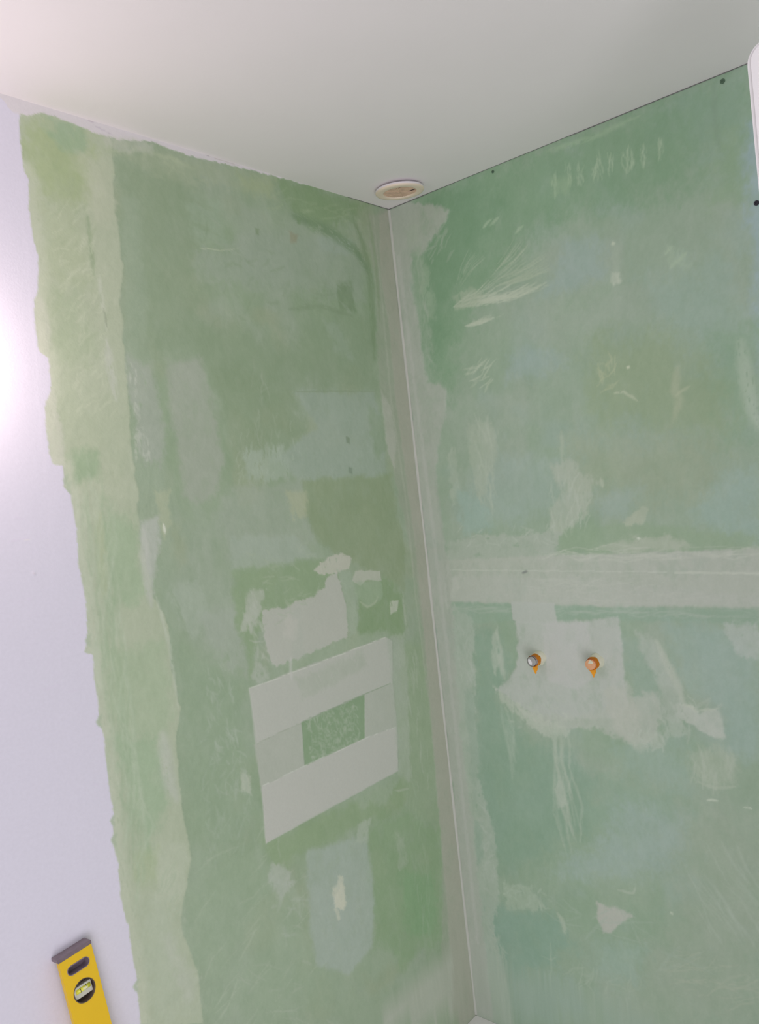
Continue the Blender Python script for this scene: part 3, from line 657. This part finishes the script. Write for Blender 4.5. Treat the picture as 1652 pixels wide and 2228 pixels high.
mm = N.new('ShaderNodeMapRange'); mm.inputs[1].default_value = .005; mm.inputs[2].default_value = .008
mm.inputs[3].default_value = 0; mm.inputs[4].default_value = .35
Lk.new(sep.outputs[2], mm.inputs[0]); Lk.new(mm.outputs[0], ad.inputs[2])
cr = N.new('ShaderNodeValToRGB'); cr.color_ramp.elements[0].position = .36; cr.color_ramp.elements[1].position = .62
cr.color_ramp.elements[0].color = (*alb((206, 194, 202)), 1); cr.color_ramp.elements[1].color = (*alb((212, 186, 170)), 1)
Lk.new(ad.outputs[0], cr.inputs[0]); Lk.new(cr.outputs[0], N['Principled BSDF'].inputs['Base Color'])
bm = bmesh.new()
lathe(bm, [(.0, .0005), (.056, .0005), (.0615, .0012), (.0628, .0026), (.0629, .0078), (.0615, .0098), (.0560, .0106), (.0450, .0110), (.0435, .0104), (.0428, .0096), (.0424, .0064), (.0, .0062)], 72)
obj('vent_cover', bm, M_vent, vent, smooth=True)
M_gr = mat('dusty_grille', alb((186, 162, 142)), rough=.7, noise=.15, nscale=90)
bm = bmesh.new()
for i in range(-9, 10):
    y = i*.0043; hw = math.sqrt(max(.0418**2-y*y, 0))
    if hw < .004: continue
    box(bm, (-hw, y-.0012, .0064), (hw if i not in (-5, -4, 6) else hw*.2, y+.0012, .0086))
obj('grille', bm, M_gr, vent)
bm = bmesh.new()
for a in (0, 60, 120):
    r = bmesh.ops.create_cube(bm, size=1)
    bmesh.ops.scale(bm, vec=(.0832, .0022, .0026), verts=r['verts'])
    bmesh.ops.rotate(bm, cent=(0, 0, 0), matrix=Matrix.Rotation(math.radians(a), 3, 'Z'), verts=r['verts'])
    bmesh.ops.translate(bm, vec=(0, 0, .0079), verts=r['verts'])
obj('grille_spokes', bm, M_gr, vent)
bm = bmesh.new(); lathe(bm, [(0, .0063), (.0405, .0063), (.0405, .0068), (0, .0068)], 48)
obj('duct_mesh', bm, mat('dark_duct', alb((52, 42, 36)), rough=.9, noise=.2, nscale=200), vent)

#__PIPES__
M_plug = mat('grey_metal_cap', alb((150, 150, 148)), rough=.35, metal=.35, noise=.08, nscale=60)
M_cop = mat('copper_cap', alb((196, 148, 112)), rough=.45, metal=.25, noise=.08, nscale=90)
M_or = mat('orange_membrane', (.98, .42, .02), rough=.38, noise=.05, nscale=60)
M_ring = mat('creamy_filler', alb((182, 184, 166)), rough=.6, noise=.06, nscale=60, bump=.4)
M_hi = mat('painted_cap_highlight', (.95, .94, .96), rough=.25, metal=.1)  # near-white colour for the highlight painted on the grey cap
M_dk = mat('dark_rim', (0.09, 0.08, 0.07), rough=.5)
def stub(px, label, capmat, kind, seed):
    x, z = on_right(px)
    # local +Z points out of the wall (towards -Y), local Y = world Z, local X = world X
    M = Matrix(((1, 0, 0, x), (0, 0, -1, 0), (0, 1, 0, z), (0, 0, 0, 1)))
    rg = np.random.default_rng(seed)
    t = empty('pipe_outlet', M, label, 'pipe', None)
    ph = rg.random(4)*6.28
    wob = lambda k, i: .05*math.sin(3*i*2*math.pi/48+ph[0]) + .04*math.sin(5*i*2*math.pi/48+ph[1]+k*.5)
    bm = bmesh.new(); lathe(bm, [(.0185, .0008), (.0178, .006), (.0160, .013), (.0145, .018), (.0120, .020), (0, .020)], 48, wob)
    obj('filler_collar', bm, M_ring, t, smooth=True)
    # orange membrane torn around the stub, with a drip running to a point below
    bm = bmesh.new()
    seg = 40; rings = []
    for k in range(9):
        zz = .016+.0195*k/8
        ring = []
        for i in range(seg):
            a = 2*math.pi*i/seg
            r = .0143+.0006*math.sin(5*a+ph[2]+k*.4)+(.0012 if k in (2, 3) else 0)
            yy = r*math.sin(a); xx = r*math.cos(a)
            ring.append(bm.verts.new((xx, yy, zz)))
        rings.append(ring)
    for k in range(8):
        for i in range(seg):
            a = math.degrees(2*math.pi*(i+.5)/seg) % 360
            top_left = 20 < a < 160; low = 225 < a < 315
            right_ = a <= 20 or a >= 315
            keep = (top_left and k > 0) or low or (right_ and 1 < k < 7)
            if keep or (k in (3, 4)):
                j = (i+1) % seg
                bm.faces.new((rings[k][i], rings[k][j], rings[k+1][j], rings[k+1][i]))
    bmesh.ops.solidify(bm, geom=bm.faces[:], thickness=.0014)
    obj('orange_sleeve', bm, M_or, t)
    # drip
    out = [(-.0130, -.002), (-.0120, -.009), (-.0080, -.016), (-.0056, -.024), (-.0030, -.0315), (-.0010, -.0360), (.0016, -.0290), (.0050, -.0250), (.0066, -.0215), (.0060, -.0170), (.0100, -.0120), (.0125, -.006), (.0125, -.001)]
    if kind: out = [(-.0125, -.002), (-.0115, -.010), (-.0080, -.0165), (-.0040, -.0235), (-.0012, -.0300), (-.0002, -.0350), (.0016, -.0285), (.0050, -.0245), (.0072, -.0205), (.0075, -.0150), (.0110, -.0090), (.0125, -.004), (.0125, -.001)]
    bm = bmesh.new(); f0 = [bm.verts.new((a, b, .0270 + .10*b)) for a, b in out]
    fc = bm.faces.new(f0)
    r = bmesh.ops.extrude_face_region(bm, geom=[fc]); vs2 = [g for g in r['geom'] if isinstance(g, bmesh.types.BMVert)]
    bmesh.ops.translate(bm, vec=(0, 0, .0045), verts=vs2)
    bmesh.ops.bevel(bm, geom=bm.edges[:], offset=.0005, segments=2, affect='EDGES')
    obj('orange_drip', bm, M_or, t)
    # metal end of the stub
    bm = bmesh.new(); lathe(bm, [(.0128, .012), (.0128, .0395), (.0122, .0415), (.0098, .0420), (.0094, .0412), (0, .0412)] if not kind else
                            [(.0128, .012), (.0128, .0385), (.0121, .0405), (.006, .0412), (0, .0410)], 40)
    cap = obj('stub_cap', bm, capmat, t, smooth=False)
    if not kind:
        bm = bmesh.new(); r = bmesh.ops.create_circle(bm, cap_ends=True, segments=24, radius=1)
        bmesh.ops.scale(bm, vec=(.0042, .0082, 1), verts=bm.verts[:])
        bmesh.ops.rotate(bm, cent=(0, 0, 0), matrix=Matrix.Rotation(math.radians(22), 3, 'Z'), verts=bm.verts[:])
        r = bmesh.ops.extrude_face_region(bm, geom=bm.faces[:]); vs2 = [g for g in r['geom'] if isinstance(g, bmesh.types.BMVert)]
        bmesh.ops.translate(bm, vec=(0, 0, .0012), verts=vs2)
        bmesh.ops.translate(bm, vec=(-.0045, -.001, .0414), verts=bm.verts[:])
        o = obj('cap_highlight', bm, M_hi, cap)  # pale oval standing in for the highlight on the cap face
        bm = bmesh.new(); lathe(bm, [(.0126, .0396), (.0131, .0398), (.0131, .0414), (.0122, .0420)], 40)
        obj('dark_rim', bm, M_dk, cap)
    else:
        bm = bmesh.new()
        pts = [(-.004, .004), (.002, .0125), (.009, .0085), (.0085, .004), (.002, .0035)]
        f0 = [bm.verts.new((a, b, .0409)) for a, b in pts]; fc = bm.faces.new(f0)
        r = bmesh.ops.extrude_face_region(bm, geom=[fc]); vs2 = [g for g in r['geom'] if isinstance(g, bmesh.types.BMVert)]
        bmesh.ops.translate(bm, vec=(0, 0, .0008), verts=vs2)
        obj('plaster_smear', bm, M_ring, cap)
    return t
stub((1175, 1431), 'left pipe stub on the right wall, grey metal cap with orange membrane', M_plug, 0, 3)
stub((1300, 1438), 'right pipe stub on the right wall, copper coloured cap with orange membrane', M_cop, 1, 8)

#__SCREWS__
M_scr = mat('black_screw', (0.035, 0.032, 0.045), rough=.5, metal=.3)
def screw(px, label, r=.0045, m=M_scr, out=.0006):
    x, z = on_right(px)
    M = Matrix(((1, 0, 0, x), (0, 0, -1, 0), (0, 1, 0, z), (0, 0, 0, 1)))
    bm = bmesh.new()
    lathe(bm, [(0, -.012), (.0016, -.010), (.0018, -.001), (r, out), (r*.95, out+.0012), (r*.45, out+.0014), (r*.35, out+.0002), (0, out+.0002)], 20)
    o = obj('drywall_screw', bm, m); o.matrix_world = M
    o['label'] = label; o['category'] = 'screw'
M_scg = mat('green_tinted_screw', alb((70, 92, 74)), rough=.7)
screw((1573, 177), 'dark countersunk screw near the ceiling at the far right of the green wall', .0050, M_scg)
screw((1073, 374), 'small dark screw under the ceiling line, to the right of the vent', .0036, M_scg)
screw((1647, 442), 'black screw in the bluish strip beside the white panel', .0052)

#__TRAY__
M_tray = mat('white_acrylic', (.93, .93, .93), rough=.25)
bm = bmesh.new()
x0, x1, y0, y1, zt = .0006, .90, -1.00, -.0006, .1
def ringv(x0, x1, y0, y1, z, r=.0, seg=6):
    vs_ = []
    for cx_, cy_, a0 in [(x1-r, y1-r, 0), (x0+r, y1-r, 90), (x0+r, y0+r, 180), (x1-r, y0+r, 270)]:
        for k in range(seg):
            a = math.radians(a0+90*k/(seg-1)); vs_.append(bm.verts.new((cx_+r*math.cos(a), cy_+r*math.sin(a), z)))
    return vs_
rs_ = [ringv(x0, x1, y0, y1, 0, .004), ringv(x0, x1, y0, y1, zt-.001, .004), ringv(x0+.0008, x1-.0008, y0+.0008, y1-.0008, zt, .004),
       ringv(x0+.06, x1-.06, y0+.06, y1-.06, zt, .05), ringv(x0+.075, x1-.075, y0+.075, y1-.075, zt-.03, .05), ringv(x0+.10, x1-.10, y0+.10, y1-.10, zt-.036, .06)]
for a, b in zip(rs_, rs_[1:]):
    for i in range(len(a)):
        j = (i+1) % len(a); bm.faces.new((a[i], a[j], b[j], b[i]))
bm.faces.new(rs_[-1]); bm.faces.new(rs_[0][::-1])
tray = obj('shower_tray', bm, M_tray)
tray['label'] = 'white shower tray in the corner at the foot of the green walls'; tray['category'] = 'shower tray'
bm = bmesh.new(); lathe(bm, [(0, 0), (.045, 0), (.045, .002), (.040, .005), (0, .005)], 40)
o = obj('drain_cover', bm, mat('chrome', (.7, .7, .72), rough=.15, metal=1), tray); o.location = (.45, -.5, zt-.0362)

#__PANEL__
# white board with rounded corner standing in front of the right wall
M_pan = mat('white_panel_finish', alb((214, 206, 216)), rough=.5, noise=.01, nscale=4)
bm = bmesh.new()
px0, px1, pz1, rr, yf, th = 1.074, 1.165, 2.190, .028, -.55, .03
out = [(px0, 0), (px1, 0), (px1, pz1)]
for k in range(13):
    a = math.radians(90+90*k/12); out.append((px0+rr+rr*math.cos(a), pz1-rr+rr*math.sin(a)))
f0 = [bm.verts.new((a, yf, b)) for a, b in out]; fc = bm.faces.new(f0)
r = bmesh.ops.extrude_face_region(bm, geom=[fc]); vs2 = [g for g in r['geom'] if isinstance(g, bmesh.types.BMVert)]
bmesh.ops.translate(bm, vec=(0, th, 0), verts=vs2)
bmesh.ops.bevel(bm, geom=[e for e in bm.edges if abs(e.verts[0].co.y-e.verts[1].co.y) < 1e-6], offset=.006, segments=4, affect='EDGES')
pan = obj('upright_panel', bm, M_pan)
pan['label'] = 'white upright panel with a rounded top corner at the right edge, by the green wall'; pan['category'] = 'panel'

#__LEVEL__
Bp = Vector((.001, -1.13899, .89686)); wv = Vector((-.00718547, .99742234, .07139359)); dv = Vector((.11746721, .07174304, -.9904819)).normalized()
nv = wv.cross(dv); nv = nv if nv.x > 0 else -nv; nv.normalize(); wv = (nv.cross(dv)); wv = wv if wv.y > 0 else -wv; wv.normalize()
# local axes: X = across the face, Z = up along the tool, Y = into the wall
M = Matrix(((wv.x, -nv.x, -dv.x, Bp.x), (wv.y, -nv.y, -dv.y, Bp.y), (wv.z, -nv.z, -dv.z, Bp.z), (0, 0, 0, 1)))
LEN = .89; TH = .023; HW = .0305
foot = M @ Vector((0, -TH/2, -LEN))
lvl = empty('spirit_level', Matrix.Translation(foot) @ M.to_3x3().to_4x4(), 'yellow spirit level leaning on the white wall at the lower left', 'spirit level')
M_yel = mat('yellow_enamel', (.97, .63, .02), rough=.42, noise=.02, nscale=30)
M_cap = mat('grey_brown_plastic', alb((104, 92, 98)), rough=.35, noise=.15, nscale=120)
M_vg = mat('grey_liner', alb((118, 106, 116)), rough=.3, noise=.25, nscale=90)
off = Vector((0, TH/2, LEN))      # children are built with origin at the top back edge, then shifted
def lobj(name, bm, m, parent=None, smooth=False):
    bmesh.ops.translate(bm, vec=off, verts=bm.verts[:]); return obj(name, bm, m, parent or lvl, smooth)
def stadium(hw, hh, zc, n=14):
    # long across X
    pts = []
    for k in range(n+1):
        a = math.radians(-90+180*k/n); pts.append((hw-hh+hh*math.cos(a), zc+hh*math.sin(a)))
    for k in range(n+1):
        a = math.radians(90+180*k/n); pts.append((-(hw-hh)+hh*math.cos(a), zc+hh*math.sin(a)))
    return pts
ZS, ZV, RV = -.0292, -.0728, .0200
slot = stadium(.0208, .0086, ZS); vial_h = [(RV*math.cos(2*math.pi*k/40), ZV+RV*math.sin(2*math.pi*k/40)) for k in range(40)]
mid_h = [(RV*math.cos(2*math.pi*k/40), -.445+RV*math.sin(2*math.pi*k/40)) for k in range(40)]
def plate_with_holes(holes, x0, x1, z0, z1, y0, y1):
    """box body with through holes: triangulated front/back plus walls"""
    bm = bmesh.new()
    def loop(pts, y): return [bm.verts.new((a, y, b)) for a, b in pts]
    outer = [(x0, z0), (x1, z0), (x1, z1), (x0, z1)]
    sides = []
    for y in (y0, y1):
        E = []; loops = [loop(outer, y)] + [loop(h, y) for h in holes]
        for l in loops:
            for i in range(len(l)): E.append(bm.edges.new((l[i], l[(i+1) % len(l)])))
        bmesh.ops.triangle_fill(bm, use_beauty=True, edges=E)
        sides.append(loops)
    for a, b in zip(*sides):
        for i in range(len(a)):
            j = (i+1) % len(a); bm.faces.new((a[i], a[j], b[j], b[i]))
    return bm
bm = plate_with_holes([slot, vial_h, mid_h], -HW, HW, -LEN+.006, -.004, -TH, -TH+.009)
lobj('body', bm, M_yel)
for zc in (0, -LEN+.006):
    bm = bmesh.new(); box(bm, (-HW-.0012, -TH-.0010, zc-.0070), (HW+.0012, .0006, zc), bevel=.0022, seg=3)
    lobj('end_cap', bm, M_cap)
bm = bmesh.new()
def tube_ring(bm, o_pts, i_pts, y0, y1):
    A = [bm.verts.new((a, y0, b)) for a, b in o_pts]; Bv = [bm.verts.new((a, y0, b)) for a, b in i_pts]
    C_ = [bm.verts.new((a, y1, b)) for a, b in o_pts]; D2 = [bm.verts.new((a, y1, b)) for a, b in i_pts]
    n = len(A)
    for i in range(n):
        j = (i+1) % n
        bm.faces.new((A[i], A[j], Bv[j], Bv[i])); bm.faces.new((Bv[i], Bv[j], D2[j], D2[i])); bm.faces.new((C_[i], C_[j], D2[j], D2[i]))
        bm.faces.new((A[i], A[j], C_[j], C_[i]))
tube_ring(bm, slot, stadium(.0196, .0074, ZS), -TH-.0006, -.001)
f = [bm.verts.new((a, -.006, b)) for a, b in stadium(.0197, .0075, ZS)]; bm.faces.new(f)
lobj('hang_slot', bm, M_vg)
M_rim = mat('dark_vial_rim', alb((84, 72, 66)), rough=.4)
M_block = mat('clear_vial_block', alb((176, 176, 164)), rough=.15, noise=.05, nscale=50)
M_liq = mat('lime_liquid', alb((206, 214, 70)), rough=.12)
M_bub = mat('pale_bubble', alb((228, 232, 160)), rough=.1)
M_line = mat('black_marking', (.02, .02, .02), rough=.5)
def vial(zc, rot):
    bm = bmesh.new()
    ci = lambda r: [(r*math.cos(2*math.pi*k/40), zc+r*math.sin(2*math.pi*k/40)) for k in range(40)]
    tube_ring(bm, ci(RV), ci(RV-.0012), -TH-.0006, -.001)
    f = [bm.verts.new((a, -.007, b)) for a, b in ci(RV-.0011)]; bm.faces.new(f)
    rim = lobj('vial_housing', bm, M_rim)
    def rb(bm):
        bmesh.ops.rotate(bm, cent=(0, 0, zc), matrix=Matrix.Rotation(math.radians(rot), 3, 'Y'), verts=bm.verts[:])
    bm = bmesh.new(); box(bm, (-.0165, -.0185, zc-.0105), (.0165, -.0072, zc+.0100), bevel=.002); rb(bm)
    lobj('vial_block', bm, M_block, rim)
    def cyl(r, h, x=0, y=-.0175):
        bm = bmesh.new(); bmesh.ops.create_cone(bm, cap_ends=True, segments=20, radius1=r, radius2=r, depth=h)
        bmesh.ops.rotate(bm, cent=(0, 0, 0), matrix=Matrix.Rotation(math.pi/2, 3, 'Y'), verts=bm.verts[:])
        bmesh.ops.translate(bm, vec=(x, y, zc+.0022), verts=bm.verts[:]); rb(bm); return bm
    lobj('vial_tube', cyl(.0042, .026), M_liq, rim, True)
    lobj('bubble', cyl(.0030, .008, .003, -.0191), M_bub, rim)
    for x in (-.0055, .0055):
        lobj('marking', cyl(.0044, .0009, x), M_line, rim)
vial(ZV, 0); vial(-.445, 90)
